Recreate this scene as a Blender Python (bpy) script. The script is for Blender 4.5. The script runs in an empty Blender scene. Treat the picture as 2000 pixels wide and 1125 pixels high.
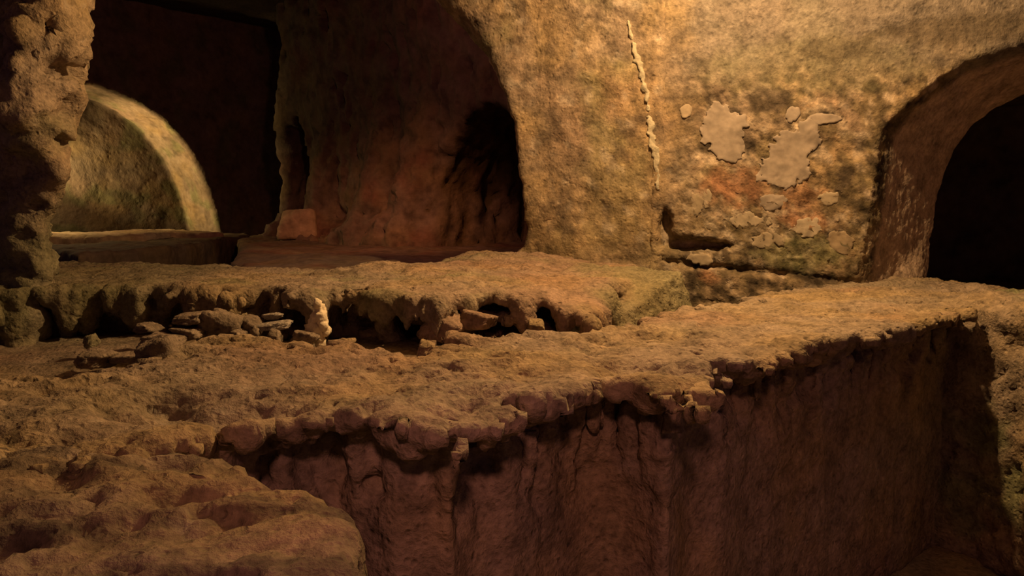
import bpy, math
import numpy as np
from mathutils import Vector

# ------------------------------------------------------------------ camera, world, lamps, exposure
scene = bpy.context.scene
FPX = 1500.0
PITCH = math.atan((562.5 - 400.0) / FPX)
CAM = np.array([0.0, 0.0, 0.4])
cam_d = bpy.data.cameras.new('camera')
cam_d.sensor_width = 36.0
cam_d.lens = 36.0 * FPX / 2000.0
cam_d.clip_start = 0.02
cam = bpy.data.objects.new('camera', cam_d)
scene.collection.objects.link(cam)
cam.location = CAM
cam.rotation_euler = (math.pi / 2 - PITCH, 0, 0)
scene.camera = cam

world = bpy.data.worlds.new('cave_darkness')
scene.world = world
world.use_nodes = True
world.node_tree.nodes['Background'].inputs[0].default_value = (0.030, 0.014, 0.036, 1)
world.node_tree.nodes['Background'].inputs[1].default_value = 1.0

WARM = (1.0, 0.60, 0.27)
def lamp(name, loc, watts, col=WARM, radius=0.05):
    d = bpy.data.lights.new(name, 'POINT')
    d.energy = watts; d.color = col; d.shadow_soft_size = radius
    o = bpy.data.objects.new(name, d)
    scene.collection.objects.link(o)
    o.location = loc
    return o
def aim(o, target, degrees, blend):
    e, c, r, n = o.data.energy, tuple(o.data.color), o.data.shadow_soft_size, o.name
    d = bpy.data.lights.new(n, 'SPOT')
    d.energy, d.color, d.shadow_soft_size = e, c, r
    d.spot_size, d.spot_blend = math.radians(degrees), blend
    o.data = d
    o.rotation_euler = (Vector(target) - o.location).to_track_quat('-Z', 'Y').to_euler()
lamp('vault_lamp', (0.85, 2.82, 1.88), 225, WARM, 0.035)
lamp('far_recess_fill', (-5.80, 8.95, 0.95), 48, (1.0, 0.66, 0.28), 0.10)  # fill added beside the arch spotlight for the recess and ledge tops
aim(lamp('far_arch_spotlight', (-5.80, 9.00, 0.7), 290, (1.0, 0.64, 0.26), 0.06), (-4.55, 10.55, 1.05), 74, 0.7)
aim(lamp('inner_chamber_fill', (-0.9, 5.2, 2.3), 130, (1.0, 0.36, 0.13), 0.10), (-1.45, 8.2, -0.2), 56, 1.0)  # unseen spot added to brighten the column bases
lamp('inner_vault_fill', (-1.2, 6.0, 2.45), 34, (1.0, 0.32, 0.26), 0.10)  # faint fill added out of view to lift the chamber's darkest walls
aim(lamp('near_grave_fill', (0.0, -0.7, 1.35), 82, (1.0, 0.38, 0.31), 0.10), (0.22, 1.35, -0.6), 56, 1.0)  # fill added behind the camera for the near grave's face

scene.view_settings.view_transform = 'Standard'
scene.view_settings.look = 'None'
scene.view_settings.gamma = 1.0
scene.view_settings.exposure = 0.0
scene.view_settings.use_curve_mapping = False

# ------------------------------------------------------------------ projection helpers
_cf, _sf = math.cos(PITCH), math.sin(PITCH)
def ray(px, py):
    x, y = (px - 1000.0) / FPX, (562.5 - py) / FPX
    return np.array([x, _cf + y * _sf, -_sf + y * _cf])
def G(px, py, z=0.0):
    r = ray(px, py); t = (z - CAM[2]) / r[2]
    return CAM + r * t
def D(px, py, y):
    r = ray(px, py); t = (y - CAM[1]) / r[1]
    return CAM + r * t
def plan(pts, z=0.0):
    return [tuple(G(a, b, z)[:2]) for a, b in pts]

# ------------------------------------------------------------------ noise
_rng = np.random.default_rng(11)
_perm = np.concatenate([_rng.permutation(256)] * 3).astype(np.int32)
_g3 = _rng.normal(size=(256, 3)).astype(np.float32)
_g3 /= np.linalg.norm(_g3, axis=1, keepdims=True)
def perlin(p):
    p = np.asarray(p, dtype=np.float32)
    pi = np.floor(p).astype(np.int32); pf = p - pi
    w = pf * pf * pf * (pf * (pf * 6 - 15) + 10)
    X, Y, Z = pi[:, 0] & 255, pi[:, 1] & 255, pi[:, 2] & 255
    out = np.zeros(len(p), np.float32)
    for i in (0, 1):
        wx = w[:, 0] if i else 1 - w[:, 0]
        a = _perm[(X + i) & 255]
        for j in (0, 1):
            wy = w[:, 1] if j else 1 - w[:, 1]
            b = _perm[a + ((Y + j) & 255)]
            for k in (0, 1):
                wz = w[:, 2] if k else 1 - w[:, 2]
                g = _g3[_perm[b + ((Z + k) & 255)]]
                out += wx * wy * wz * (g[:, 0] * (pf[:, 0] - i) + g[:, 1] * (pf[:, 1] - j) + g[:, 2] * (pf[:, 2] - k))
    return out * 1.6
def fbm(p, s, octv=4, gain=0.5, off=0.0, ridged=False):
    p = np.asarray(p, np.float32) * np.float32(s) + np.float32(off)
    a, tot, out = 1.0, 0.0, 0
    for o in range(octv):
        n = perlin(p)
        out = out + a * ((1 - 2 * np.abs(n)) if ridged else n)
        tot += a; a *= gain; p = p * 2.03 + 17.1
    return out / tot
def fbm2(X, Y, s, octv=3, off=0.0, ridged=False):
    p = np.stack([X.ravel(), Y.ravel(), np.full(X.size, off, np.float32)], 1)
    return fbm(p, s, octv, ridged=ridged).reshape(X.shape)
def sstep(a, b, x):
    t = np.clip((x - a) / (b - a), 0, 1)
    return t * t * (3 - 2 * t)

# ------------------------------------------------------------------ distance fields and surface nets
def poly_sdf(poly, X, Y):
    """signed distance of a closed polygon (negative inside)"""
    poly = np.asarray(poly, np.float32)
    d = np.full(X.shape, 1e9, np.float32); s = np.ones(X.shape, np.float32)
    n = len(poly)
    for i in range(n):
        a, b = poly[i], poly[i - 1]
        ex, ey = b[0] - a[0], b[1] - a[1]
        wx, wy = X - a[0], Y - a[1]
        t = np.clip((wx * ex + wy * ey) / (ex * ex + ey * ey + 1e-12), 0, 1)
        dx, dy = wx - ex * t, wy - ey * t
        d = np.minimum(d, dx * dx + dy * dy)
        c1 = Y >= a[1]; c2 = Y < b[1]; c3 = ex * wy > ey * wx
        flip = (c1 & c2 & c3) | (~c1 & ~c2 & ~c3)
        s = np.where(flip, -s, s)
    return s * np.sqrt(d)
def smax(a, b, k):
    h = np.clip(0.5 - 0.5 * (b - a) / k, 0, 1)
    return b + (a - b) * h + k * h * (1 - h)
def smin(a, b, k):
    return -smax(-a, -b, k)
def ell(X, Y, Z, c, r):
    """approximate distance of an ellipsoid"""
    q = np.sqrt(((X - c[0]) / r[0]) ** 2 + ((Y - c[1]) / r[1]) ** 2 + ((Z - c[2]) / r[2]) ** 2)
    return (q - 1) * min(r)

class Grid:
    def __init__(s, lo, hi, h):
        s.lo = np.array(lo, np.float32); s.h = h
        n = np.ceil((np.array(hi) - s.lo) / h).astype(int) + 1
        s.n = n
        ax = [s.lo[i] + h * np.arange(n[i], dtype=np.float32) for i in range(3)]
        s.ax = ax
        s.X, s.Y, s.Z = np.meshgrid(*ax, indexing='ij', sparse=True)
        s.X2, s.Y2 = np.meshgrid(ax[0], ax[1], indexing='ij')      # plan
        s.U2, s.V2 = np.meshgrid(ax[0], ax[2], indexing='ij')      # elevation

def surface_net(F, g, close=True):
    F = np.ascontiguousarray(np.broadcast_to(F, tuple(g.n))).astype(np.float32)
    if close:
        for sl in (np.s_[0], np.s_[-1], np.s_[:, 0], np.s_[:, -1], np.s_[:, :, 0], np.s_[:, :, -1]):
            F[sl] = np.maximum(F[sl], g.h * 0.5)
    I = F < 0
    cnt = np.zeros(tuple(g.n - 1), np.uint8)
    for i in (0, 1):
        for j in (0, 1):
            for k in (0, 1):
                cnt += I[i:i + g.n[0] - 1, j:j + g.n[1] - 1, k:k + g.n[2] - 1]
    ix = np.array(np.nonzero((cnt > 0) & (cnt < 8))).T
    cs = np.array([(i, j, k) for i in (0, 1) for j in (0, 1) for k in (0, 1)])
    val = np.stack([F[ix[:, 0] + c[0], ix[:, 1] + c[1], ix[:, 2] + c[2]] for c in cs], 1)
    acc = np.zeros((len(ix), 3), np.float32); num = np.zeros(len(ix), np.float32)
    for a in range(8):
        for b in range(a + 1, 8):
            if np.abs(cs[a] - cs[b]).sum() != 1: continue
            va, vb = val[:, a], val[:, b]
            m = (va < 0) != (vb < 0)
            t = np.where(m, va / np.where(m, va - vb, 1), 0)
            acc += np.where(m[:, None], cs[a] + t[:, None] * (cs[b] - cs[a]), 0)
            num += m
    V = g.lo + g.h * (ix + acc / num[:, None])
    cid = np.full(tuple(g.n - 1), -1, np.int32)
    cid[ix[:, 0], ix[:, 1], ix[:, 2]] = np.arange(len(ix))
    quads = []
    for ax in range(3):
        o1, o2 = [(1, 2), (2, 0), (0, 1)][ax]
        s0 = [slice(None)] * 3; s1 = [slice(None)] * 3
        s0[ax] = slice(0, -1); s1[ax] = slice(1, None)
        A, B = I[tuple(s0)], I[tuple(s1)]
        e = np.array(np.nonzero(A != B)).T
        ok = (e[:, o1] > 0) & (e[:, o2] > 0) & (e[:, o1] < g.n[o1] - 1) & (e[:, o2] < g.n[o2] - 1)
        e = e[ok]
        sgn = A[e[:, 0], e[:, 1], e[:, 2]]
        def c(d1, d2):
            q = e.copy(); q[:, o1] += d1; q[:, o2] += d2
            return cid[q[:, 0], q[:, 1], q[:, 2]]
        q = np.stack([c(-1, -1), c(0, -1), c(0, 0), c(-1, 0)], 1)
        q[~sgn] = q[~sgn][:, ::-1]
        quads.append(q)
    return V.astype(np.float32), np.concatenate(quads)

def normals(V, Q):
    n = np.cross(V[Q[:, 2]] - V[Q[:, 0]], V[Q[:, 3]] - V[Q[:, 1]])
    N = np.zeros_like(V)
    for i in range(4):
        for c in range(3):
            N[:, c] += np.bincount(Q[:, i], n[:, c], len(V))
    return N / (np.linalg.norm(N, axis=1, keepdims=True) + 1e-12)

# ------------------------------------------------------------------ objects
ALBEDO = 0.55           # damp old limestone
def put(name, V, Q, mat, col=None, parent=None, label=None, cat=None, group=None, kind=None, origin=None, bright=False):
    V = np.asarray(V, np.float32)
    if origin is None:
        origin = np.array([V[:, 0].mean(), V[:, 1].mean(), V[:, 2].min()])
    if parent is not None:
        origin = np.array(parent.location)
    me = bpy.data.meshes.new(name)
    Q = np.asarray(Q, np.int32)
    k = Q.shape[1]
    me.vertices.add(len(V)); me.loops.add(Q.size); me.polygons.add(len(Q))
    me.vertices.foreach_set('co', (V - origin).astype(np.float32).ravel())
    me.loops.foreach_set('vertex_index', Q.ravel())
    me.polygons.foreach_set('loop_start', np.arange(0, Q.size, k, dtype=np.int32))
    me.polygons.foreach_set('loop_total', np.full(len(Q), k, np.int32))
    me.polygons.foreach_set('use_smooth', np.ones(len(Q), bool))
    me.update(calc_edges=True)
    if col is not None:
        at = me.color_attributes.new('stone_colour', 'FLOAT_COLOR', 'POINT')
        c4 = np.ones((len(V), 4), np.float32); c4[:, :3] = np.clip(np.asarray(col) * (1.0 if bright else ALBEDO), 0.003, 0.9)
        at.data.foreach_set('color', c4.ravel())
    me.materials.append(mat)
    o = bpy.data.objects.new(name, me)
    scene.collection.objects.link(o)
    if parent is not None:
        o.parent = parent
    else:
        o.location = origin
    if label: o['label'] = label
    if cat: o['category'] = cat
    if group: o['group'] = group
    if kind: o['kind'] = kind
    return o

def stone_material(name, rough=0.92, grain=55.0, bump=0.006, pits=0.5, contrast=0.45):
    m = bpy.data.materials.new(name); m.use_nodes = True
    nt = m.node_tree; N = nt.nodes; L = nt.links
    b = N['Principled BSDF']
    b.inputs['Roughness'].default_value = rough
    b.inputs['Specular IOR Level'].default_value = 0.18
    at = N.new('ShaderNodeAttribute'); at.attribute_name = 'stone_colour'
    tc = N.new('ShaderNodeTexCoord')
    n1 = N.new('ShaderNodeTexNoise'); n1.inputs['Scale'].default_value = grain
    n1.inputs['Detail'].default_value = 5; n1.inputs['Roughness'].default_value = 0.62
    n2 = N.new('ShaderNodeTexNoise'); n2.inputs['Scale'].default_value = grain * 0.22
    n2.inputs['Detail'].default_value = 4; n2.inputs['Roughness'].default_value = 0.6
    vo = N.new('ShaderNodeTexVoronoi'); vo.inputs['Scale'].default_value = grain * 0.75
    for n in (n1, n2, vo): L.new(tc.outputs['Object'], n.inputs['Vector'])
    add = N.new('ShaderNodeMath'); add.operation = 'ADD'
    L.new(n1.outputs['Fac'], add.inputs[0]); L.new(n2.outputs['Fac'], add.inputs[1])
    mr = N.new('ShaderNodeMapRange')
    mr.inputs['From Min'].default_value = 0.65; mr.inputs['From Max'].default_value = 1.35
    mr.inputs['To Min'].default_value = 1 - contrast; mr.inputs['To Max'].default_value = 1 + contrast
    L.new(add.outputs[0], mr.inputs['Value'])
    mul = N.new('ShaderNodeVectorMath'); mul.operation = 'SCALE'
    L.new(at.outputs['Color'], mul.inputs[0]); L.new(mr.outputs[0], mul.inputs['Scale'])
    L.new(mul.outputs[0], b.inputs['Base Color'])
    sm = N.new('ShaderNodeMapRange'); sm.inputs['From Max'].default_value = 0.35
    L.new(vo.outputs['Distance'], sm.inputs['Value'])
    pm = N.new('ShaderNodeMath'); pm.operation = 'MULTIPLY'; pm.inputs[1].default_value = pits
    L.new(sm.outputs[0], pm.inputs[0])
    ad2 = N.new('ShaderNodeMath'); ad2.operation = 'ADD'
    L.new(add.outputs[0], ad2.inputs[0]); L.new(pm.outputs[0], ad2.inputs[1])
    bp = N.new('ShaderNodeBump'); bp.inputs['Distance'].default_value = bump; bp.inputs['Strength'].default_value = 0.9
    L.new(ad2.outputs[0], bp.inputs['Height']); L.new(bp.outputs[0], b.inputs['Normal'])
    return m
M_LEDGE = stone_material('weathered_ledge_limestone', grain=60, bump=0.011, contrast=0.6)
M_WALL = stone_material('stained_wall_limestone', grain=45, bump=0.009, pits=0.4, contrast=0.6)
M_FAR = stone_material('dark_chamber_limestone', grain=14, bump=0.012, contrast=0.4)
M_PALE = stone_material('pale_stone', grain=90, bump=0.004, pits=0.2, contrast=0.2)
M_PLASTER = stone_material('old_plaster', grain=35, bump=0.002, pits=0.0, contrast=0.14)

TAN = np.array([0.46, 0.36, 0.25]); OCHRE = np.array([0.50, 0.37, 0.20]); RED = np.array([0.44, 0.24, 0.15])
GREEN = np.array([0.30, 0.32, 0.15]); DARK = np.array([0.14, 0.105, 0.075]); PALE = np.array([0.62, 0.54, 0.42])
def mix(a, b, t):
    t = np.asarray(t)[:, None]
    return a * (1 - t) + b * t
def base_colour(V, seed=0.0, red=0.3, green=0.3, dark=0.4):
    n = len(V)
    c = np.repeat(TAN[None], n, 0)
    c = mix(c, OCHRE, sstep(-0.2, 0.35, fbm(V, 2.3, 3, off=seed + 3)))
    c = mix(c, RED, red * sstep(0.0, 0.4, fbm(V, 1.7, 4, off=seed + 40)))
    c = mix(c, GREEN, green * sstep(0.02, 0.35, fbm(V, 3.1, 4, off=seed + 80)))
    c = mix(c, DARK, dark * sstep(0.08, 0.42, fbm(V, 6.0, 4, off=seed + 120)))
    c = mix(c, PALE, 0.35 * sstep(0.3, 0.55, fbm(V, 14.0, 3, off=seed + 160)))
    return c

def relief(V, Q, terms, seed=0.0, calm=None):
    """push the surface along its normals; terms = (scale, height, octaves, ridged, (sx,sy,sz))"""
    N = normals(V, Q)
    d = np.zeros(len(V), np.float32)
    for s, h, o, r, sc in terms:
        if r == 'pit':
            d -= h * sstep(0.16, 0.42, fbm(V * np.array(sc, np.float32), s, o, off=seed + s))
        else:
            d += h * fbm(V * np.array(sc, np.float32), s, o, off=seed + s, ridged=r)
    if calm is not None:
        d *= 0.35 + 0.65 * sstep(calm - 0.22, calm, V[:, 2])
    return V + N * d[:, None]

# =================================================================== THE SETTING
# ---- graves' floor
def slab_floor(name, x0, x1, y0, y1, z, step, seed, colour_gain=1.0, mat=M_LEDGE, amp=0.05, flip=False):
    xs = np.arange(x0, x1 + step, step); ys = np.arange(y0, y1 + step, step)
    X, Y = np.meshgrid(xs, ys, indexing='ij')
    P = np.stack([X.ravel(), Y.ravel(), np.full(X.size, z)], 1).astype(np.float32)
    P[:, 2] += amp * fbm(P, 1.6, 5, off=seed)
    nx, ny = len(xs), len(ys)
    I = np.arange(nx * ny).reshape(nx, ny)
    Q = np.stack([I[:-1, :-1], I[1:, :-1], I[1:, 1:], I[:-1, 1:]], -1).reshape(-1, 4)
    if flip: Q = Q[:, ::-1]
    return P, Q
P, Q = slab_floor('floor', -9, 5, -2.5, 15, -1.0, 0.08, 5)
put('floor', P, Q, M_LEDGE, base_colour(P, 5), kind='structure', label='dark rough rock floor at the bottom of the open graves')

# ---- vaulted ceilings: one over the graves, one over the chamber behind
def vault(name, x0, x1, y0, y1, z_mid, sag, step, seed, mat, gain, label):
    xs = np.arange(x0, x1 + step, step); ys = np.arange(y0, y1 + step, step)
    X, Y = np.meshgrid(xs, ys, indexing='ij')
    P = np.stack([X.ravel(), Y.ravel(), np.zeros(X.size)], 1).astype(np.float32)
    u = (P[:, 0] - (x0 + x1) / 2) / ((x1 - x0) / 2)
    v = (P[:, 1] - (y0 + y1) / 2) / ((y1 - y0) / 2)
    P[:, 2] = z_mid - sag * np.maximum(np.abs(u), np.abs(v)) ** 3 + 0.10 * fbm(P, 0.9, 5, off=seed) + 0.03 * fbm(P, 6, 3, off=seed)
    nx, ny = len(xs), len(ys)
    I = np.arange(nx * ny).reshape(nx, ny)
    Q = np.stack([I[:-1, :-1], I[:-1, 1:], I[1:, 1:], I[1:, :-1]], -1).reshape(-1, 4)
    return put(name, P, Q, mat, base_colour(P, seed, dark=0.5) * gain, kind='structure', label=label)
vault('ceiling', -3.6, 4.2, -2.5, 4.3, 2.35, 0.35, 0.04, 21, M_WALL, 1.0, 'rock vault over the open graves')
vault('ceiling_inner', -9, 4.0, 4.2, 15, 2.9, 0.5, 0.08, 27, M_FAR, 0.14, 'rock ceiling of the chamber behind, shade painted in')  # low gain puts the inner ceiling's shade into its colour

# ---- generic wall frame: u along, v into the rock, z up
class Wall:
    def __init__(s, p0, p1):
        s.p0 = np.array(p0, float); d = np.array(p1, float) - s.p0
        s.a = d / np.linalg.norm(d)
        s.n = np.array([-s.a[1], s.a[0]])            # into the rock when a runs left to right
    def local(s, px, py, v=0.0):
        r = ray(px, py); q = s.p0 + s.n * v
        t = np.dot(q - CAM[:2], s.n) / np.dot(r[:2], s.n)
        p = CAM + r * t
        return (float(np.dot(p[:2] - s.p0, s.a)), float(p[2]))
    def world(s, V):
        W = np.empty_like(V)
        W[:, :2] = s.p0 + V[:, :1] * s.a + V[:, 1:2] * s.n
        W[:, 2] = V[:, 2]
        return W

# ---- back wall with the large arched opening into the inner chamber
C0, C1 = (0.084, 4.22), (0.76, 3.98)
wb = Wall(C0, C1)
UJ = math.hypot(C1[0] - C0[0], C1[1] - C0[1])
g = Grid((UJ + 0.02 - 4.04, -0.35, -0.7), (UJ + 0.02, 0.50, 2.4), 0.02)
op = [wb.local(*p) for p in [(985, 640), (1000, 503), (1022, 482), (1030, 455), (1024, 420), (1021, 380), (1015, 320), (1005, 250), (990, 190), (965, 140),
      (930, 90), (890, 45), (850, 0), (790, -55), (650, -105), (400, -120), (150, -60), (40, 60), (-20, 250), (-50, 640)]]
d2 = poly_sdf(op, g.U2, g.V2)
wig = fbm2(g.U2, g.V2, 9, 3, 2.0)
d2 = d2 + 0.02 * wig * sstep(1.2, 0.9, g.V2)
COVE = lambda z: -0.30 * np.clip(z - 1.2, 0, 2) ** 1.6
def back_front(u, z):
    return 0.05 * fbm2(u, z, 1.6, 4, 5.0) * sstep(UJ, UJ - 0.35, u) + COVE(z)
BACK_TERMS = [(5, 0.020, 4, False, (1, 1, 1)), (14, 0.014, 4, True, (1, 1, 1))]
def terms_at(P, terms, seed):
    return sum(h * fbm(P * np.array(sc, np.float32), s_, o, off=seed + s_, ridged=r) for s_, h, o, r, sc in terms)
front = back_front(g.U2, g.V2)
F = np.maximum(front[:, None, :] - g.Y, g.Y - 0.42)
kk = 0.03 + 0.16 * sstep(0.9, 1.5, g.V2)
F = smax(F, (-d2)[:, None, :], kk[:, None, :])
for (a, b, rx, ry, rz) in [(1300, 440, 0.05, 0.10, 0.09), (1330, 478, 0.15, 0.11, 0.045), (1278, 400, 0.03, 0.06, 0.02), (1075, 428, 0.02, 0.05, 0.012)]:
    q = wb.local(a, b)
    F = smax(F, -ell(g.X, g.Y, g.Z, (q[0], 0.0, q[1]), (rx, ry, rz)), 0.02)
V, Q = surface_net(F, g)
V = relief(V, Q, BACK_TERMS, 3)
c = base_colour(wb.world(V), 31, red=0.25, green=0.45, dark=0.35)
u, z = V[:, 0], V[:, 2]
c = mix(c, np.array([0.50, 0.36, 0.20]), 0.5 * sstep(0.9, 0.3, z))
c = mix(c, DARK * 1.3, 0.7 * sstep(0.0, 0.4, fbm(wb.world(V), 9, 5, off=77)))
c = mix(c, PALE, 0.5 * sstep(0.15, 0.4, fbm(wb.world(V), 11, 5, off=177)))
c = c * np.clip(1 + 0.8 * fbm(wb.world(V), 15, 5, off=57, gain=0.6), 0.45, 1.6)[:, None]
wall_back = put('wall_back', wb.world(V), Q, M_WALL, c, kind='structure', label='rough ochre rock wall with a tall arched opening')

# white mortar seam down the corner
seam = [wb.local(*p) for p in [(1228, 40), (1234, 75), (1242, 105), (1250, 130), (1258, 165), (1266, 205), (1272, 245), (1279, 290), (1284, 335), (1285, 372)]]
wid = [0.006, 0.010, 0.016, 0.024, 0.014, 0.013, 0.018, 0.022, 0.019, 0.008]
g = Grid((min(s[0] for s in seam) - 0.08, -0.45, 0.35), (max(s[0] for s in seam) + 0.08, 0.08, 1.5), 0.008)
zz = np.array([s[1] for s in seam])[::-1]; uu = np.array([s[0] for s in seam])[::-1]; ww = np.array(wid)[::-1]
cu = np.interp(g.ax[2], zz, uu).astype(np.float32); cw = np.interp(g.ax[2], zz, ww).astype(np.float32)
jag = fbm2(g.U2, g.V2, 28, 3, 8.0)
half = cw[None, :] * (0.9 + 2.0 * jag)
fr = back_front(g.U2, g.V2)
fr = fr - terms_at(np.stack([g.U2.ravel(), fr.ravel(), g.V2.ravel()], 1).astype(np.float32), BACK_TERMS, 3).reshape(fr.shape)
F = np.maximum(np.abs(g.U2 - cu[None, :]) - half, np.maximum(g.V2 - zz[-1], zz[0] - g.V2))[:, None, :]
F = smax(F, (fr[:, None, :] - 0.012) - g.Y, 0.012)
F = np.maximum(F, g.Y - (fr[:, None, :] + 0.03))
V, Q = surface_net(F, g)
V = relief(V, Q, [(60, 0.003, 2, False, (1, 1, 1))], 4)
put('mortar_seam', wb.world(V), Q, M_PALE, np.repeat(np.array([[0.74, 0.66, 0.46]]), len(V), 0) * (1 + 0.2 * fbm(V, 30, 3))[:, None],
    parent=wall_back, label='pale mortar line running down the wall corner')

# ---- right wall with the splayed arched niche
wr = Wall(C1, (2.28, 3.62))
g = Grid((-0.045, -0.40, -0.75), (2.9, 0.75, 2.4), 0.015)
opf = [wr.local(*p) for p in [(1655, 640), (1668, 545), (1672, 500), (1684, 450), (1692, 400), (1700, 340), (1708, 285), (1712, 252), (1740, 218), (1785, 180), (1835, 142), (1885, 112),
       (1940, 97), (2000, 80), (2100, 60), (2250, 70), (2380, 130), (2450, 260), (2480, 640)]]
DEPTH = 0.55
opb = [wr.local(p[0], p[1], DEPTH) for p in [(1800, 640), (1806, 545), (1812, 480), (1822, 410), (1838, 345), (1862, 290), (1895, 245), (1940, 212), (2000, 182), (2100, 150),
       (2220, 170), (2330, 260), (2370, 400), (2390, 640)]]
df = poly_sdf(opf, g.U2, g.V2) + 0.012 * fbm2(g.U2, g.V2, 14, 3, 1.0)
db = poly_sdf(opb, g.U2, g.V2) + 0.004 * fbm2(g.U2, g.V2, 10, 2, 1.5)
def right_front(u, z):
    return 0.045 * fbm2(u, z, 1.6, 4, 9.0) * sstep(0, 0.35, u) + COVE(z)
front = right_front(g.U2, g.V2)
t = np.clip((g.Y + 0.02) / DEPTH, 0, 1)
op3 = df[:, None, :] * (1 - t) + db[:, None, :] * t
F = smax(np.maximum(front[:, None, :] - g.Y, g.Y - 0.66), -op3, 0.012)
# hollow at the foot of the corner, and the long groove above the grave
h1 = wr.local(1345, 478); h2 = wr.local(1300, 440); h3 = wr.local(1395, 480)
F = smax(F, -ell(g.X, g.Y, g.Z, (h1[0], 0.0, h1[1]), (0.15, 0.13, 0.045)), 0.02)
F = smax(F, -ell(g.X, g.Y, g.Z, (h2[0], 0.0, h2[1]), (0.045, 0.10, 0.09)), 0.02)
F = smax(F, -ell(g.X, g.Y, g.Z, (h3[0], 0.0, h3[1]), (0.10, 0.10, 0.030)), 0.015)
ga = [wr.local(*p) for p in [(1290, 508), (1400, 521), (1500, 531), (1600, 541), (1680, 552)]]
gz = np.interp(g.ax[0], [a[0] for a in ga], [a[1] for a in ga]).astype(np.float32)
groove = np.sqrt((g.Z - gz[:, None, None]) ** 2 + (g.Y - 0.0) ** 2) - 0.022
F = smax(F, -groove, 0.015)
V, Q = surface_net(F, g)
inside = sstep(0.06, 0.12, V[:, 1])
N = normals(V, Q)
def right_disp(P, fine=True):
    low = sstep(0.75, 0.35, P[:, 2])
    d = 0.010 * fbm(P, 6, 4, off=1)
    if fine:
        d = d + (0.007 + 0.012 * low) * fbm(P, 22, 3, off=2, ridged=True) + 0.006 * fbm(P, 45, 2, off=6)
    return d
disp = right_disp(V)
# chisel strokes on the niche reveal
strokes = 0.006 * fbm(np.stack([V[:, 0] * 30 + V[:, 2] * 9, V[:, 1] * 30, V[:, 2] * 4], 1), 1.0, 2, off=5)
V = V + N * (disp * (1 - 0.6 * inside) + strokes * inside)[:, None]
# colour of the stained wall
Wc = wr.world(V)
c = base_colour(Wc, 31, red=0.25, green=0.45, dark=0.35)
u, z = V[:, 0], V[:, 2]
c = mix(c, np.array([0.50, 0.36, 0.20]), 0.5 * sstep(0.9, 0.3, z))
c = mix(c, DARK * 1.3, 0.7 * sstep(0.0, 0.4, fbm(Wc, 9, 5, off=77)))
c = mix(c, PALE, 0.5 * sstep(0.15, 0.4, fbm(Wc, 11, 5, off=177)))
corner_c = c.copy()
blotch = fbm(V, 8.5, 5, off=91)
upper = sstep(0.92, 1.18, z + 0.10 * fbm(V, 5, 3, off=12))
rough_zone = (1 - upper)
c = mix(c, np.array([0.20, 0.155, 0.085]), 0.85 * rough_zone * sstep(-0.2, 0.16, blotch))
c = mix(c, np.array([0.285, 0.25, 0.205]), upper * 0.8)
c = mix(c, np.array([0.62, 0.50, 0.35]), 0.85 * rough_zone * sstep(0.1, 0.26, fbm(V, 10, 5, off=204)))
c = mix(c, np.array([0.08, 0.06, 0.04]), 0.9 * sstep(0.06, 0.26, fbm(V, 9.5, 5, off=33)) * rough_zone)
def spot(px, py, rx, ry, seed, ragged=0.5, v=0.0):
    a = wr.local(px, py, v); s = 1.0 / FPX * 3.95
    q = np.sqrt(((u - a[0]) / (rx * s)) ** 2 + ((z - a[1]) / (ry * s)) ** 2)
    return 1 - q + ragged * fbm(V, 16, 4, off=seed)
crumbs = np.maximum(spot(1500, 470, 230, 60, 1), spot(1440, 420, 160, 45, 2))
c = mix(c, np.array([0.62, 0.52, 0.37]), 0.85 * sstep(0.0, 0.3, crumbs) * sstep(0.05, 0.3, fbm(V, 26, 3, off=64)))
for (a, b, rx, ry) in [(1450, 365, 60, 42), (1560, 385, 42, 32), (1580, 435, 40, 22), (1545, 425, 30, 20), (1385, 540, 26, 14), (1400, 360, 30, 30)]:
    c = mix(c, np.array([0.56, 0.28, 0.15]), 0.55 * sstep(-0.1, 0.8, spot(a, b, rx * 1.15, ry * 1.15, a * 0.1, 1.1)))
c = mix(c, np.array([0.24, 0.25, 0.11]), 0.6 * sstep(-0.2, 0.4, spot(1570, 495, 90, 38, 7)))
c = mix(c, np.array([0.24, 0.24, 0.12]), 0.35 * sstep(-0.2, 0.4, spot(1600, 130, 190, 60, 8)))
c = mix(c, np.array([0.13, 0.10, 0.07]), 0.75 * sstep(0.0, 0.4, spot(1500, 195, 62, 28, 9)))
c = mix(c, np.array([0.12, 0.095, 0.06]), 0.6 * sstep(0.0, 0.4, spot(1345, 220, 30, 62, 10)))
c = mix(c, np.array([0.13, 0.10, 0.06]), 0.65 * sstep(-0.1, 0.4, spot(1880, 60, 160, 32, 13)))
c = mix(c, np.array([0.13, 0.10, 0.06]), 0.5 * sstep(-0.1, 0.4, spot(1640, 95, 90, 28, 14)))
c = c * np.clip(1 + 1.3 * rough_zone * fbm(V, 17, 5, off=57, gain=0.6), 0.35, 1.7)[:, None]
c = mix(corner_c, c, sstep(0.0, 0.22, u + 0.08 * fbm(V, 7, 4, off=19)))
c = mix(c, np.array([0.74, 0.56, 0.40]) * (1 + 0.35 * fbm(V, 9, 4, off=7))[:, None], inside)  # niche reveal painted lighter to make up for the light it lacks
W = wr.world(V)
wall_right = put('wall_right', W, Q, M_WALL, c, kind='structure', label='stained rock wall with flaking plaster and a splayed arched niche')
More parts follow.
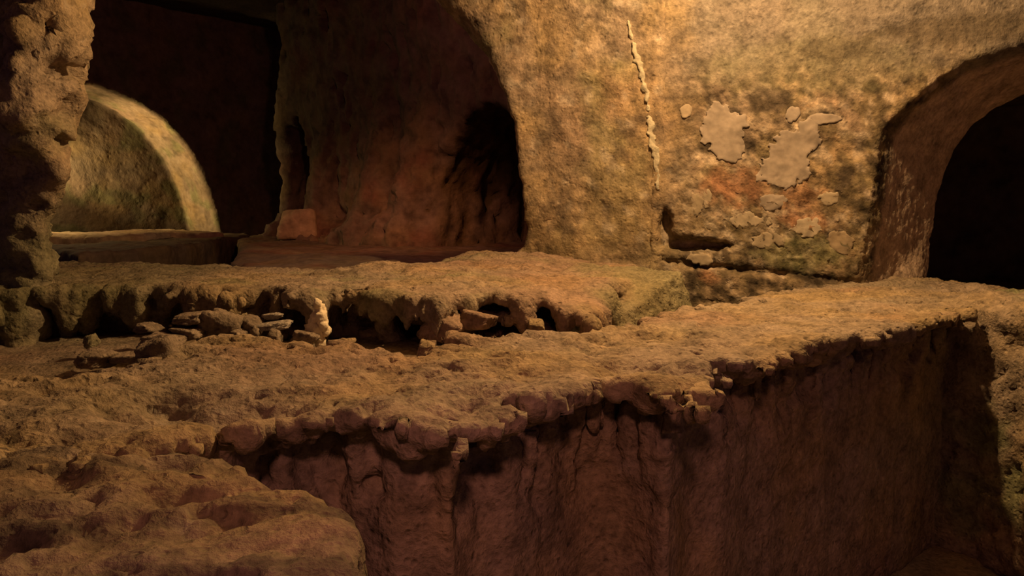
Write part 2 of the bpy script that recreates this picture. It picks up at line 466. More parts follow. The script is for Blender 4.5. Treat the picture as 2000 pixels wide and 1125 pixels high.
# remains of plaster: thin raised crusts on the wall
def crust(px, py, rx, ry, seed, ragged, col, lift=0.011, extra=()):
    sc = 3.95 / FPX
    blobs = [(px, py, rx, ry)] + list(extra)
    L = [(wr.local(p[0], p[1]), p[2] * sc, p[3] * sc) for p in blobs]
    lo = [min(a[0] - r * 1.7 for a, r, q in L), min(a[1] - q * 1.7 for a, r, q in L)]
    hi = [max(a[0] + r * 1.7 for a, r, q in L), max(a[1] + q * 1.7 for a, r, q in L)]
    g = Grid((lo[0], -0.16, lo[1]), (hi[0], 0.09, hi[1]), 0.006)
    pts = np.stack([g.U2.ravel(), np.zeros(g.U2.size), g.V2.ravel()], 1).astype(np.float32)
    n = (2.0 * fbm(pts, 13, 5, off=seed * 3.3, gain=0.65)).reshape(g.U2.shape)
    m = None
    for a, r, q in L:
        e = (1 - np.sqrt(((g.U2 - a[0]) / r) ** 2 + ((g.V2 - a[1]) / q) ** 2) + ragged * n) * min(r, q)
        m = e if m is None else smax(m, e, 0.02)
    fr = right_front(g.U2, g.V2)
    P = np.stack([g.U2.ravel(), fr.ravel(), g.V2.ravel()], 1).astype(np.float32)
    fr = fr - (0.2 * right_disp(P) + 0.8 * right_disp(P, False)).reshape(fr.shape)
    F = smax(-m[:, None, :], (fr[:, None, :] - lift) - g.Y, 0.006)
    F = np.maximum(F, g.Y - fr[:, None, :] - 0.02)
    Vp, Qp = surface_net(F, g)
    if len(Qp) < 10: return
    put('plaster_patch', wr.world(Vp), Qp, M_PLASTER, 0.88 * np.repeat(np.array(col)[None], len(Vp), 0) * (1 + 0.5 * fbm(Vp, 18, 3, off=seed))[:, None], parent=wall_right)
PL = (0.55, 0.46, 0.36)
crust(1412, 252, 36, 48, 1, 0.45, PL, extra=[(1432, 290, 20, 30), (1405, 230, 25, 25)])
crust(1535, 322, 44, 46, 2, 0.55, PL, extra=[(1565, 285, 26, 32), (1525, 350, 26, 22), (1580, 265, 18, 24)])
crust(1340, 217, 11, 14, 3, 0.4, (0.62, 0.50, 0.34))
crust(1548, 222, 14, 15, 4, 0.4, PL)
crust(1612, 232, 32, 9, 5, 0.4, PL)
crust(1508, 395, 24, 14, 6, 0.5, PL)
crust(1618, 388, 20, 13, 7, 0.5, (0.6, 0.5, 0.34))
crust(1575, 445, 36, 16, 8, 0.7, (0.66, 0.56, 0.40))
crust(1460, 430, 40, 14, 9, 0.8, (0.62, 0.52, 0.36))
crust(1372, 506, 26, 9, 10, 1.0, (0.64, 0.53, 0.36))
crust(1500, 470, 30, 14, 12, 0.8, (0.60, 0.50, 0.34))
crust(1640, 470, 26, 20, 13, 0.8, (0.56, 0.44, 0.28))
crust(1360, 395, 14, 24, 14, 0.7, (0.56, 0.46, 0.30))
crust(1382, 390, 8, 22, 15, 0.6, (0.60, 0.50, 0.34))

# tunnel behind the niche
def tube_room(name, wall, u0, u1, z0, z1, v0, v1, step, seed, gain, label):
    P_, Q_, base = [], [], 0
    def sheet(o, a, b, na, nb):
        nonlocal base
        A, B = np.meshgrid(np.linspace(0, 1, na), np.linspace(0, 1, nb), indexing='ij')
        p = np.array(o) + A.reshape(-1, 1) * np.array(a) + B.reshape(-1, 1) * np.array(b)
        I = np.arange(na * nb).reshape(na, nb) + base
        P_.append(p); Q_.append(np.stack([I[:-1, :-1], I[1:, :-1], I[1:, 1:], I[:-1, 1:]], -1).reshape(-1, 4)); base += na * nb
    n = lambda d: max(2, int(d / step))
    du, dv, dz = u1 - u0, v1 - v0, z1 - z0
    sheet((u0, v0, z0), (0, dv, 0), (0, 0, dz), n(dv), n(dz))
    sheet((u1, v0, z0), (0, 0, dz), (0, dv, 0), n(dz), n(dv))
    sheet((u0, v1, z0), (du, 0, 0), (0, 0, dz), n(du), n(dz))
    sheet((u0, v0, z1), (0, dv, 0), (du, 0, 0), n(dv), n(du))
    sheet((u0, v0, z0), (du, 0, 0), (0, dv, 0), n(du), n(dv))
    P = np.concatenate(P_).astype(np.float32); Q = np.concatenate(Q_)
    P = P + 0.07 * np.stack([fbm(P, 1.7, 4, off=seed + k) for k in (0, 30, 60)], 1)
    Wp = wall.world(P)
    return put(name, Wp, Q, M_FAR, base_colour(Wp, seed, red=0.6, dark=0.6) * gain, kind='structure', label=label)
tube_room('wall_niche', wr, 1.05, 3.6, -0.25, 1.25, 0.60, 3.6, 0.05, 61, 1.25, 'black rock walls deep inside the arched niche')

# ---- inner chamber: side wall with the lit arch
wl = Wall(G(110, 449, 0.02)[:2] * np.array([1.0, 1.0]), G(470, 456, 0.0)[:2])
A0 = G(430, 457, 0.0)[:2]
wl = Wall(A0 - 3.6 * np.array([0.6, 0.8]), A0 + 1.5 * np.array([0.6, 0.8]))
g = Grid((0.0, -0.35, -0.8), (5.3, 1.3, 3.0), 0.04)
arc = [wl.local(*p) for p in [(434, 520), (430, 457), (424, 430), (414, 395), (398, 350), (376, 305), (350, 268), (315, 232), (275, 203), (230, 182), (175, 163)]]
u_c = arc[-1][0]
arc = arc + [(2 * u_c - a[0], a[1]) for a in arc[::-1][1:]]
d2 = poly_sdf(arc, g.U2, g.V2) + 0.02 * fbm2(g.U2, g.V2, 4, 3, 2)
REC = 0.78
F = np.maximum(-g.Y - 0.0 * g.X, g.Y - 1.25)
cut = np.maximum(d2[:, None, :], g.Y - REC)
F = smax(F, -cut, 0.03)
V, Q = surface_net(F, g)
V = relief(V, Q, [(3, 0.03, 4, False, (1, 1, 1)), (10, 0.015, 3, True, (1, 1, 1))], 9)
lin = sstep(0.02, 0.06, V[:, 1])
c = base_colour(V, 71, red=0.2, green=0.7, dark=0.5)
c = c * (0.5 * (1 - lin) + 0.85 * lin)[:, None] * (1 - 0.6 * sstep(REC - 0.08, REC - 0.03, V[:, 1]))[:, None]  # back of the recess painted darker in place of shade
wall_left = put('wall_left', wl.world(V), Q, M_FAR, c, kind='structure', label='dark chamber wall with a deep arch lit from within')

# ---- inner chamber: far wall with worn columns, recess and low dark niche
fw = Wall(D(560, 460, 10.0)[:2], D(1130, 480, 6.6)[:2])
LEN = float(np.linalg.norm(D(560, 460, 10.0)[:2] - D(1130, 480, 6.6)[:2]))
g = Grid((-0.12, -0.5, -0.7), (LEN + 0.4, 1.9, 3.0), 0.045)
front = 0.16 * fbm2(g.U2, g.V2 * 0.5, 0.9, 4, 3.0)
for px, w, hgt in [(640, 0.20, 0.26), (735, 0.22, 0.22), (820, 0.26, 0.34)]:
    a = fw.local(px, 430)
    front = front - hgt * np.exp(-((g.U2 - a[0] - 0.10 * g.V2) / w) ** 2) * sstep(1.9, 0.3, g.V2)
front = front - 0.35 * sstep(0.35, -0.05, g.V2)
F = np.maximum(front[:, None, :] - g.Y, g.Y - 1.8)
nich = [fw.local(*p) for p in [(880, 540), (868, 470), (862, 380), (872, 300), (905, 235), (950, 200), (1000, 210), (1060, 280), (1090, 420), (1090, 540)]]
F = smax(F, -np.maximum(poly_sdf(nich, g.U2, g.V2)[:, None, :], g.Y - 1.5), 0.06)
rec = [fw.local(*p) for p in [(556, 470), (556, 250), (572, 225), (590, 280), (606, 350), (614, 410), (612, 470)]]
F = smax(F, -np.maximum(poly_sdf(rec, g.U2, g.V2)[:, None, :], g.Y - 1.3), 0.08)
V, Q = surface_net(F, g)
V = relief(V, Q, [(2.2, 0.10, 4, False, (1, 1, 0.45)), (6, 0.06, 4, True, (1, 1, 0.5)), (5, 0.08, 3, 'pit', (1, 1, 0.5))], 19)
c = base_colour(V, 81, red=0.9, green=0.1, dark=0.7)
c = c * (0.25 + 0.6 * sstep(1.3, 0.2, V[:, 2] + 0.3 * fbm(V, 1.5, 3, off=4)))[:, None]  # upper wall painted darker, as if out of the light
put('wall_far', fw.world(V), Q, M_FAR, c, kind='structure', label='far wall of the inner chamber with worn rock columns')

# =================================================================== THE GRAVE LEDGES
def ledge(name, poly, lo, hi, h, top, inset=None, teeth=0.0, teeth_scale=9.0, k=0.03, carve=None, wiggle=0.02, seed=0.0, bottom=-1.0, terms=(), colour=None, label='', cat='ledge', extra=None, mat=M_LEDGE, calm=None):
    g = Grid(lo, hi, h)
    d = poly_sdf(poly, g.X2, g.Y2) + wiggle * fbm2(g.X2, g.Y2, 5, 4, seed + 1)
    T = top(g.X2, g.Y2)
    depth = T[:, :, None] - g.Z
    dd = d[:, :, None] + 0 * g.Z
    if inset:
        amt, z0, band, jitter, js = inset
        j = z0 + jitter * fbm2(g.X2, g.Y2, js, 3, seed + 7)
        dd = dd + amt * sstep(j - band, j + band, depth) if np.isscalar(j) else dd + amt * sstep(0, 1, (depth - (j - band)[:, :, None]) / (2 * band))
    if teeth:
        n = 0.45 * fbm2(g.X2, g.Y2, teeth_scale * 0.55, 4, seed + 13, ridged=True) + 0.9 * fbm2(g.X2, g.Y2, teeth_scale * 1.6, 4, seed + 17)
        dd = dd + teeth * (0.35 - n)[:, :, None] * sstep(0.34, 0.03, depth)
    F = smax(dd, -depth, k)
    F = np.maximum(F, bottom - g.Z)
    if extra: F = extra(F, g)
    if carve:
        for cpos, r, kk in carve:
            F = smax(F, -ell(g.X, g.Y, g.Z, cpos, r), kk)
    V, Q = surface_net(F, g)
    V = relief(V, Q, terms, seed, calm)
    return put(name, V, Q, mat, colour(V, normals(V, Q)), label=label, cat=cat)

STD = [(4, 0.024, 4, False, (1, 1, 1)), (10, 0.016, 4, True, (0.6, 1, 1)), (30, 0.008, 3, True, (1, 1, 1)), (8, 0.022, 3, 'pit', (0.7, 1, 1)), (21, 0.014, 2, 'pit', (0.8, 1, 1))]

# ---- the ledge between the two open graves
near = plan([(250, 905), (385, 850), (430, 835), (505, 843), (560, 822), (610, 815), (690, 836), (760, 842), (830, 835), (900, 850), (960, 838), (1010, 800),
             (1080, 795), (1140, 770), (1200, 745), (1290, 770), (1350, 790), (1395, 760), (1440, 720), (1500, 715), (1560, 690), (1640, 668), (1720, 650), (1800, 632), (1860, 618), (1905, 606)])
far = plan([(2010, 566), (1800, 548), (1680, 546), (1640, 556), (1560, 567), (1490, 572), (1440, 592), (1400, 600), (1330, 612), (1290, 626), (1230, 636), (1130, 650), (1000, 654),
            (900, 650), (850, 664), (820, 694), (770, 684), (690, 672), (600, 668), (530, 668), (440, 660), (390, 662), (340, 682), (290, 700), (180, 736), (60, 745), (-120, 760)])
polyA = near + [(2.9, 3.25), (2.9, 3.75)] + far + [(-2.2, 1.2), (-1.4, 1.05)]
def topA(X, Y):
    t = 0.02 * fbm2(X, Y, 1.3, 3, 3) + 0.018 * fbm2(X, Y * 1.6, 4.5, 4, 5)
    for (px, py, r, dz) in [(720, 735, 0.22, -0.035), (1040, 740, 0.10, -0.02), (910, 672, 0.05, -0.03), (500, 790, 0.12, -0.03), (450, 700, 0.2, 0.02), (350, 800, 0.12, -0.05), (1330, 640, 0.15, 0.012)]:
        p = G(px, py)
        t = t + dz * np.exp(-((X - p[0]) ** 2 + ((Y - p[1]) * 1.0) ** 2) / r ** 2)
    return t
def colA(V, N):
    c = base_colour(V, 101, red=0.35, green=0.12, dark=0.25)
    return c
pc = lambda px, py, z: tuple(G(px, py, z))
carveA = [(pc(915, 672, 0.0), (0.035, 0.035, 0.03), 0.02), (pc(962, 700, 0.0), (0.015, 0.012, 0.02), 0.01), (pc(1035, 765, 0.0), (0.03, 0.025, 0.02), 0.01),
          (pc(330, 785, -0.01), (0.075, 0.06, 0.045), 0.03), (pc(372, 825, -0.01), (0.06, 0.05, 0.05), 0.03), (pc(560, 770, 0.0), (0.05, 0.02, 0.02), 0.02), (pc(470, 790, 0.0), (0.03, 0.03, 0.02), 0.02), (pc(1265, 715, 0.0), (0.06, 0.03, 0.03), 0.02),
          (pc(1375, 712, -0.02), (0.035, 0.04, 0.05), 0.02), (pc(1160, 760, 0.0), (0.03, 0.05, 0.04), 0.02)]
for (px, py, r, hgt) in [(1398, 735, .020, .11), (1335, 745, .022, .07), (1292, 765, .016, .06), (1240, 760, .018, .06), (1185, 765, .022, .08), (1120, 795, .02, .06), (1480, 715, .03, .05), (1545, 690, .03, .06),
                        (1600, 676, .022, .05), (1655, 662, .03, .05), (1722, 648, .022, .05), (1785, 634, .028, .05), (1845, 620, .022, .05), (745, 845, .012, .05), (792, 848, .013, .05), (872, 850, .012, .05),
                        (925, 858, .014, .05), (965, 845, .012, .05), (640, 825, .03, .04), (1040, 800, .018, .05)]:
    p = G(px, py, 0.0)
    carveA.append(((p[0], p[1], -0.05 - hgt * 0.4), (r, 0.055, hgt), 0.008))
ledge('grave_ledge', polyA, (-2.2, 0.95, -1.0), (2.9, 4.0, 0.14), 0.0125, topA, inset=(0.12, 0.030, 0.016, 0.075, 12.0), teeth=0.10, teeth_scale=11, k=0.022, carve=carveA,
      wiggle=0.02, seed=1.0, terms=STD, colour=colA, calm=-0.14, label='broad lamplit rock ledge crossing the picture between two open graves')

# ---- foreground ledge
polyF = plan([(735, 1180), (715, 1120), (695, 1060), (668, 1010), (630, 985), (570, 965), (520, 958), (490, 940), (470, 925), (430, 905), (388, 890), (368, 866), (310, 838), (230, 820), (-150, 815)], -0.02) + [(-2.0, 1.2), (-2.0, -0.6), (-0.12, -0.6)]
def topF(X, Y):
    t = -0.015 + 0.025 * fbm2(X, Y * 1.8, 2.2, 4, 13) + 0.018 * fbm2(X, Y * 2.5, 7, 4, 15)
    return t - 0.10 * sstep(0.85, 0.45, Y) * sstep(-0.9, -0.3, -np.abs(X + 0.9))
def colF(V, N):
    c = base_colour(V, 131, red=0.35, green=0.2, dark=0.35) * 0.76  # whole ledge painted darker, standing in for the lamp's falloff
    return mix(c, DARK, 0.75 * sstep(0.0, 0.3, fbm(V * np.array([0.45, 1.8, 1.0], np.float32), 7, 4, off=17)))
ledge('grave_ledge', polyF, (-2.0, -0.6, -1.0), (0.1, 1.75, 0.12), 0.011, topF, k=0.05, wiggle=0.012, seed=3.0, terms=STD, colour=colF,
      label='rounded rock ledge in the near left foreground')

# ---- end wall of the near grave
polyE = [(1.60, 3.20)] + plan([(1908, 604), (1930, 606), (2000, 616), (2150, 650)], 0.0) + [(2.9, 2.0), (2.9, 3.22)]
ledge('grave_end_wall', polyE, (1.5, 1.9, -1.0), (2.9, 3.3, 0.14), 0.02, lambda X, Y: -0.005 + 0.035 * sstep(1.75, 1.95, X) + 0.02 * fbm2(X, Y, 3, 3, 2), k=0.04, seed=5.0, terms=STD,
      colour=lambda V, N: base_colour(V, 151, green=0.8, dark=0.3), label='greenish rock end of the near grave at the right edge', cat='rock wall')

# ---- ledge behind the second grave, with its ragged overhanging lip
ZB = 0.09
frontB = plan([(-160, 590), (0, 572), (100, 566), (200, 562), (300, 562), (360, 565), (420, 564), (470, 570), (520, 566), (560, 572), (600, 573), (640, 568), (690, 571), (760, 576), (800, 580),
               (850, 585), (900, 576), (950, 573), (1010, 580), (1060, 576), (1110, 582), (1160, 592)], ZB)
polyB = frontB + [(0.42, 3.05), (0.60, 3.36), (0.66, 3.60), (0.66, 4.08), (0.05, 4.40)] + plan([(1000, 500), (900, 506), (850, 516), (760, 518), (690, 520), (650, 530), (580, 528), (480, 524), (380, 521), (250, 517), (100, 512), (-250, 508)], ZB)
def topB(X, Y):
    t = ZB + 0.02 * fbm2(X, Y, 1.7, 3, 23) + 0.014 * fbm2(X, Y, 6, 4, 25)
    for (px, py, r, dz) in [(760, 535, 0.30, 0.035), (1000, 515, 0.30, 0.05), (930, 505, 0.2, 0.03)]:
        p = G(px, py, ZB)
        t = t + dz * np.exp(-((X - p[0]) ** 2 + (Y - p[1]) ** 2) / r ** 2)
    # falls away to the right-hand end of the grave
    return t - 0.06 * sstep(0.05, 0.35, X) * sstep(3.1, 2.7, Y)
def B(px, py, d):
    return tuple(D(px, py, d))
carveB = []
rs = np.random.default_rng(5)
for (px, py, rx, rz, ry) in [(70, 600, 14, 28, .05), (95, 640, 12, 40, .06), (150, 600, 12, 24, .05), (265, 605, 22, 26, .12), (300, 620, 45, 24, .10), (330, 605, 20, 20, .10), (175, 620, 14, 26, .07),
                             (470, 610, 20, 14, .10), (505, 595, 18, 20, .10), (548, 590, 9, 20, .12), (575, 630, 34, 36, .16), (655, 630, 20, 36, .14), (700, 640, 40, 24, .12), (740, 615, 12, 14, .05), (672, 574, 8, 7, .05),
                             (790, 625, 20, 30, .16), (815, 650, 36, 22, .16), (880, 590, 24, 14, .10), (900, 600, 20, 18, .12), (970, 600, 46, 16, .12), (985, 638, 60, 16, .16), (1040, 560, 10, 14, .06),
                             (1062, 608, 30, 26, .13), (1085, 632, 36, 16, .12), (385, 650, 22, 8, .07), (370, 625, 25, 8, .07), (230, 640, 30, 18, .06), (440, 645, 15, 10, .08)]:
    d = 2.76 + 0.05 * rs.random(); ry *= 1.35
    s = d / FPX
    carveB.append((B(px, py, d), (rx * s, ry, rz * s), 0.012))
wedge_a, wedge_b = np.array([0.34, 2.98]), np.array([0.64, 3.38])
def extraB(F, g):
    # sloping chiselled face that closes the grave on the right
    e = (wedge_b - wedge_a) / np.linalg.norm(wedge_b - wedge_a); n = np.array([e[1], -e[0]])
    s = (g.X - wedge_a[0]) * e[0] + (g.Y - wedge_a[1]) * e[1]
    q = (g.X - wedge_a[0]) * n[0] + (g.Y - wedge_a[1]) * n[1]
    t = np.clip(s / np.linalg.norm(wedge_b - wedge_a), 0, 1)
    topz = -0.02 + 0.13 * t
    w = np.maximum(np.maximum(q - 0.10 + 0.35 * (g.Z - topz), g.Z - topz), np.maximum(-q - 0.4, np.maximum(-s - 0.05, s - 0.52)))
    return smin(F, w, 0.05)
def colB(V, N):
    c = base_colour(V, 171, red=0.35, green=0.45, dark=0.25)
    c = mix(c, np.array([0.52, 0.27, 0.17]), 0.32 * sstep(-0.5, 0.3, V[:, 0] + 0.6 * fbm(V, 3, 4, off=3)) * sstep(0.75, 0.35, V[:, 0] + 0.3 * fbm(V, 4, 4, off=5)))
    c = mix(c, np.array([0.30, 0.30, 0.14]), 0.6 * sstep(0.24, 0.46, V[:, 0] + 0.25 * fbm(V, 5, 4, off=9)) * sstep(3.75, 3.55, V[:, 1]))
    c = mix(c, np.array([0.22, 0.21, 0.11]), 0.6 * sstep(-1.1, -1.5, V[:, 0]) )
    return c
ledge('grave_ledge', polyB, (-2.4, 2.25, -1.0), (0.82, 4.45, 0.26), 0.0125, topB, inset=(0.13, 0.11, 0.02, 0.22, 8.0), teeth=0.06, teeth_scale=10, k=0.05, carve=carveB, wiggle=0.03, seed=7.0,
      terms=[(5, 0.02, 4, False, (1, 1, 1)), (15, 0.014, 4, True, (1, 1, 0.8)), (32, 0.007, 3, False, (1, 1, 1))], colour=colB, extra=extraB,
      label='mossy rock ledge with ragged overhanging lip behind the second grave')

# ---- rock pillar at the left
g = Grid((-2.6, 2.35, -1.0), (-1.35, 3.7, 2.0), 0.0175)
YP = 2.95
pil = [(lambda p: (p[0], p[2]))(D(a, b, YP)) for a, b in [(-400, -260), (230, -260), (200, -120), (188, -40), (183, 0), (174, 45), (164, 95), (172, 118), (161, 150), (163, 190), (150, 225), (140, 258), (132, 265), (137, 300), (140, 335), (128, 365), (118, 390),
       (110, 425), (106, 470), (104, 492), (108, 520), (100, 545), (90, 580), (100, 640), (90, 760), (60, 1000), (-400, 1000)]]
d2 = poly_sdf(pil, g.U2, g.V2) + 0.012 * fbm2(g.U2, g.V2, 9, 3, 4)
frontP = 2.72 + 0.10 * fbm2(g.U2, g.V2, 2.2, 4, 14) + 0.20 * sstep(-1.75, -1.45, g.U2) * sstep(0.3, 0.8, g.V2) - 0.10 * sstep(0.15, -0.1, g.V2) + 0.45 * np.clip(-1.58 - g.U2, 0, 1)
# a hanging slanted rib of rock that catches the lamp
rib = np.abs((g.U2 + 1.62) - 0.35 * (g.V2 - 1.0)) - 0.10
frontP = frontP - 0.10 * sstep(0.06, -0.06, rib) * sstep(0.55, 0.75, g.V2)
F = smax(d2[:, None, :] * 0.85 + 0.60 * np.clip(g.Y - 2.90, -0.05, 1), np.maximum(frontP[:, None, :] - g.Y, g.Y - 3.55), 0.09)
for (px, py, r) in [(118, 70, 0.035), (95, 35, 0.04), (135, 140, 0.03), (158, 338, 0.03), (160, 385, 0.028), (142, 395, 0.03), (120, 155, 0.025)]:
    p = D(px, py, 2.85)
    F = smax(F, -ell(g.X, g.Y, g.Z, tuple(p), (r, 0.12, r * 1.5)), 0.02)
V, Q = surface_net(F, g)
V = relief(V, Q, [(4, 0.07, 4, False, (1, 1, 1)), (10, 0.035, 4, True, (1, 1, 1)), (30, 0.010, 3, False, (1, 1, 1)), (8, 0.04, 3, 'pit', (1, 1, 1))], 29)
c = base_colour(V, 191, red=0.25, green=0.45, dark=0.25) * 1.2
c = mix(c, np.array([0.20, 0.22, 0.12]), 0.5 * sstep(0.6, 0.3, V[:, 2]))
put('rock_pillar', V, Q, M_LEDGE, c, label='craggy rock pillar rising at the left edge of the picture', cat='pillar')

# =================================================================== INNER CHAMBER FLOOR PIECES
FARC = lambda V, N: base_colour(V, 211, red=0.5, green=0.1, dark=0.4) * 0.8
FT = [(3, 0.03, 4, False, (1, 1, 1)), (11, 0.018, 3, False, (1, 1, 1))]
n1 = plan([(20, 463), (110, 459), (200, 460), (280, 457), (340, 454), (400, 453), (438, 452)], 0.07)
p1 = n1 + [(x - 1.0, y + 0.9) for x, y in n1[::-1]]
ledge('grave_ledge', p1, (-7.6, 7.0, -1.0), (-3.0, 11.5, 0.25), 0.04, lambda X, Y: 0.07 + 0.02 * fbm2(X, Y, 2, 3, 1), seed=11, k=0.04, terms=FT, colour=lambda V, N: FARC(V, N) * 1.9, mat=M_FAR,  # ledge painted lighter, standing in for lamplight on its top
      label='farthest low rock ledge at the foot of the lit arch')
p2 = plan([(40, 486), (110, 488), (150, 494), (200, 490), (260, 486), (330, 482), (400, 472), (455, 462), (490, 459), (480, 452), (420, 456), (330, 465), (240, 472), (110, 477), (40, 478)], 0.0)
ledge('grave_ledge', p2, (-6.2, 5.6, -1.0), (-2.4, 11.6, 0.2), 0.04, lambda X, Y: 0.02 * fbm2(X, Y, 2, 3, 1), seed=13, k=0.04, terms=FT, colour=lambda V, N: FARC(V, N) * 0.6, mat=M_FAR,  # ledge painted darker so that its front face looks shaded
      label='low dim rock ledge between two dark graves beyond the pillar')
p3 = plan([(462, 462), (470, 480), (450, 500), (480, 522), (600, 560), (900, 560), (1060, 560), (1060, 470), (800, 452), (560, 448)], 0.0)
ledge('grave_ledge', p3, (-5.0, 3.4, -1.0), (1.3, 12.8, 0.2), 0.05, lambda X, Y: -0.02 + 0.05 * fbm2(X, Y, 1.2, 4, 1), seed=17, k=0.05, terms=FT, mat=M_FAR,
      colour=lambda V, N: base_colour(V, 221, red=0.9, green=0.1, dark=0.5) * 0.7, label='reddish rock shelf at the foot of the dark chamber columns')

# ---- earth and rubble that half fills the second grave
gp, gq = slab_floor('', -2.3, 1.6, 1.5, 3.6, -0.10, 0.02, 41, amp=0.035)
gp[:, 2] += 0.012 * fbm(gp, 14, 4, off=8, ridged=True)
gm = gp[gq].mean(1); lip = np.array(near)
keep = gm[:, 1] > np.interp(gm[:, 0], lip[:, 0], lip[:, 1]) + 0.22
gq = gq[keep & (gm[:, 0] < 1.3)]
ids = np.unique(gq); mp = np.zeros(len(gp), int); mp[ids] = np.arange(len(ids)); gp = gp[ids]; gq = mp[gq]
put('floor_grave', gp, gq, M_LEDGE, base_colour(gp, 241, red=0.4, green=0.2, dark=0.5) * 0.8, kind='structure', label='earth and crumbs filling the bottom of the second grave')

# =================================================================== LOOSE STONES
def stone(name, centre, size, seed, label, cat='stone', colour=TAN, rot=0.0, tilt=0.0, sq=2.6, lump=0.18, mat=M_LEDGE, group=None, taper=0.0, n=44):
    """one loose stone: a squarish, chipped lump"""
    a = np.linspace(0, 2 * math.pi, n, endpoint=False); b = np.linspace(-math.pi / 2, math.pi / 2, n // 2 + 1)[1:-1]
    A, Bb = np.meshgrid(a, b, indexing='ij')
    dirs = np.stack([np.cos(Bb) * np.cos(A), np.cos(Bb) * np.sin(A), np.sin(Bb)], -1).reshape(-1, 3)
    dirs = np.concatenate([dirs, [[0, 0, -1], [0, 0, 1]]])
    rg = np.random.default_rng(int(seed * 10) + 5)
    pl = np.concatenate([np.eye(3), -np.eye(3), rg.normal(size=(9, 3))]); pl[:6] += 0.22 * rg.normal(size=(6, 3)) * (2.5 / sq)
    pl /= np.linalg.norm(pl, axis=1, keepdims=True)
    off = np.concatenate([np.full(6, 0.95), 1.02 + 0.12 * sq * rg.random(9)])
    dn = np.clip(dirs @ pl.T, 1e-3, None) / off
    r = 1 / (dn ** 14).sum(1) ** (1 / 14)
    P = dirs * r[:, None]
    P = P * (1 + lump * fbm(P + seed, 1.3, 4)[:, None] + 0.5 * lump * fbm(P + seed, 4.0, 3, ridged=True)[:, None])
    if taper: P[:, :2] *= (1 - taper * (P[:, 2:3] * 0.5 + 0.5)) 
    P *= np.array(size) / 2
    ct, st, cr, sr = math.cos(tilt), math.sin(tilt), math.cos(rot), math.sin(rot)
    P = P @ np.array([[ct, 0, -st], [0, 1, 0], [st, 0, ct]])
    P = P @ np.array([[cr, sr, 0], [-sr, cr, 0], [0, 0, 1]])
    P = P + np.array(centre)
    na, nb = n, len(b)
    I = np.arange(na * nb).reshape(na, nb); J = np.roll(I, -1, 0)
    Qq = np.stack([I[:, :-1], J[:, :-1], J[:, 1:], I[:, 1:]], -1).reshape(-1, 4)
    s, e = na * nb, na * nb + 1
    cap = np.concatenate([np.stack([J[:, 0], I[:, 0], np.full(na, s), np.full(na, s)], 1), np.stack([I[:, -1], J[:, -1], np.full(na, e), np.full(na, e)], 1)])
    # triangles everywhere so that the caps stay clean
    T = np.concatenate([Qq[:, [0, 1, 2]], Qq[:, [0, 2, 3]], cap[:, :3]])
    col = np.repeat(np.array(colour)[None], len(P), 0) * (1 + 0.35 * fbm(P, 12, 4, off=seed))[:, None]
    return put(name, P, T, mat, col, label=label, cat=cat, group=group)
def span(x0, x1, y0, y1, d, thick):
    """centre and size of a stone that spans these picture columns and rows at distance d"""
    a, b = D(x0, y1, d), D(x1, y0, d)
    return (a + b) / 2, (b[0] - a[0], thick, b[2] - a[2])

c_, s_ = span(598, 634, 588, 672, 2.60, 0.07)
# pale upright fragment, leaning, broad at the foot
g = Grid(c_ - np.array([0.07, 0.07, 0.10]), c_ + np.array([0.07, 0.07, 0.10]), 0.004)
F = None
for (px, py, r) in [(621, 592, .009), (624, 604, .014), (628, 618, .016), (616, 622, .012), (632, 634, .014), (612, 634, .017), (606, 644, .015), (620, 645, .016), (636, 648, .010), (622, 658, .014), (624, 670, .012)]:
    p = D(px, py, 2.60)
    e = ell(g.X, g.Y, g.Z, (p[0], p[1] + 0.01 * math.sin(px), p[2]), (r, 0.020, r * 1.35))
    F = e if F is None else smin(F, e, 0.006)
V, Q = surface_net(F, g)
V = relief(V, Q, [(28, 0.010, 3, True, (1, 1, 1)), (70, 0.004, 2, False, (1, 1, 1))], 33)
put('stone_fragment', V, Q, M_PALE, np.repeat(np.array([[0.80, 0.68, 0.46]]), len(V), 0) * (1 + 0.15 * fbm(V, 25, 3))[:, None],
    label='bright pale upright stone fragment standing in the second grave', cat='stone', bright=True)

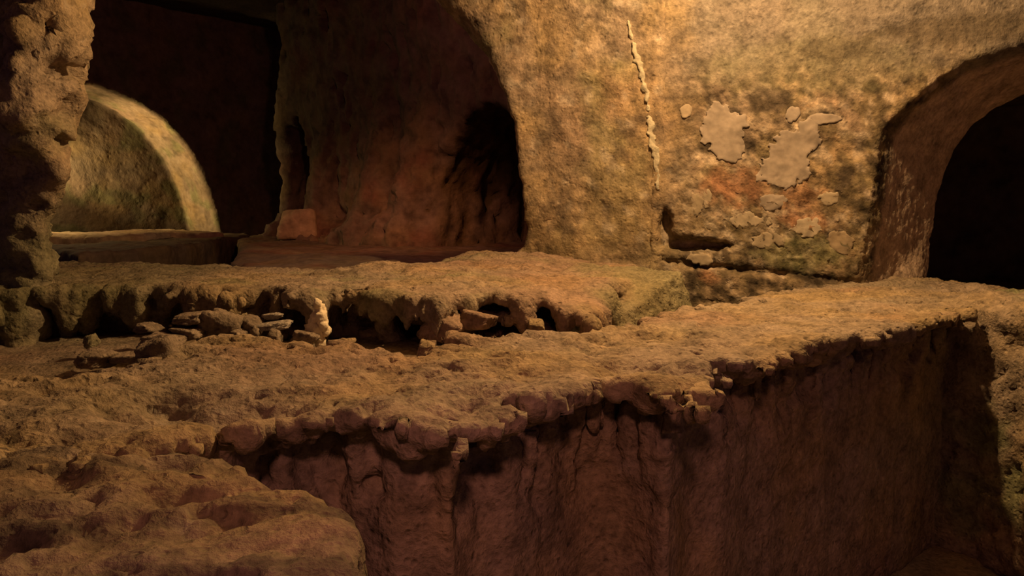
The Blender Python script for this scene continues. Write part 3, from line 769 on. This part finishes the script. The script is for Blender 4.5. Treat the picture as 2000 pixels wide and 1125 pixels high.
for i, (x0, x1, y0, y1, d, th, tilt, col, lab, sq, lump) in enumerate([
    (576, 618, 648, 672, 2.56, .06, 0.1, TAN, 'small brown stone at the foot of the pale upright fragment', 2.3, .3),
    (494, 566, 630, 644, 2.58, .05, -0.14, PALE, 'thin flat sliver of stone left of the pale upright fragment', 3.5, .25),
    (516, 550, 612, 622, 2.66, .05, -0.05, PALE * 0.9, 'small flat chip tucked under the lip above the thin sliver', 3.0, .3),
    (900, 962, 610, 640, 2.62, .12, 0.12, mix(TAN[None], RED, [0.5])[0], 'wedge-shaped reddish stone lying under the overhang', 4.0, .16),
    (832, 900, 612, 662, 2.60, .14, 0.3, mix(TAN[None], RED, [0.4])[0], 'lumpy reddish boulder in the middle of the second grave', 2.4, .3),
    (1031, 1062, 627, 656, 2.58, .06, 0.0, OCHRE, 'small squarish upright stone near the green sloping face', 3.5, .2),
    (1105, 1135, 620, 660, 2.62, .06, -0.2, GREEN * 1.2, 'small greenish pointed stone at the right end of the second grave', 2.2, .3),
    (344, 402, 612, 630, 2.56, .12, -0.05, TAN * 0.85, 'upper flat stone of the small stack at the left of the second grave', 3.5, .2),
    (346, 402, 638, 656, 2.54, .12, 0.05, TAN, 'lower flat stone of the small stack at the left of the second grave', 3.5, .2),
    (284, 358, 655, 676, 2.44, .12, 0.05, TAN * 0.9, 'long flat slab lying below the stacked stones', 4.0, .2),
    (404, 478, 612, 668, 2.60, .14, 0.1, TAN * 0.9, 'mossy upright lump of rock right of the stacked stones', 2.6, .3),
    (470, 510, 620, 655, 2.62, .10, 0.1, TAN * 0.8, 'rounded dark stone behind the thin flat sliver', 2.3, .3),
    (452, 482, 645, 665, 2.54, .07, 0.2, TAN, 'small rubble stone beside the mossy upright lump', 2.5, .3),
    (525, 548, 645, 670, 2.54, .06, 0.2, TAN * 0.9, 'small rubble stone in front of the dark hollow', 2.5, .3),
    (160, 214, 686, 716, 2.25, .10, 0.1, TAN * 0.9, 'small rough stone at the foot of the rock pillar', 2.6, .35),
    (218, 292, 690, 706, 2.26, .10, -0.05, TAN * 0.9, 'narrow flat stone between the pillar foot and the leaning stone', 3.6, .25),
    (170, 186, 655, 680, 2.45, .05, 0.0, mix(TAN[None], GREEN, [0.5])[0], 'tiny greenish stone lodged on the pillar side of the grave', 2.4, .3),
    (268, 304, 632, 648, 2.55, .08, 0.1, TAN * 0.8, 'small stone lodged under the ragged lip', 2.6, .3),
    (668, 690, 662, 682, 2.22, .05, 0.0, OCHRE, 'small pointed stone on the far edge of the broad ledge', 2.2, .4),
    (820, 850, 668, 694, 2.18, .07, 0.2, OCHRE, 'knobbly stone on the notched far edge of the broad ledge', 2.4, .4),
]):
    cc, ss = span(x0, x1, y0, y1, d, th)
    stone('loose_stone', cc, ss, i * 3.7 + 1, lab, colour=col, tilt=tilt, sq=sq, lump=lump, group='loose stones in the second grave')
cc, ss = span(284, 346, 662, 724, 1.97, 0.10)
stone('leaning_stone', cc, (ss[0], 0.10, ss[2]), 91, 'leaning rounded stone at the left end of the broad ledge', colour=TAN * 0.9, tilt=-0.35, sq=2.5, lump=0.25)
cc, ss = span(548, 622, 409, 468, 9.0, 0.40)
stone('squared_block', cc, ss, 97, 'squared pale stone block standing in the dark inner chamber', cat='stone block', colour=(0.95, 0.72, 0.42), sq=7.0, lump=0.07, mat=M_FAR, taper=0.1, n=40)
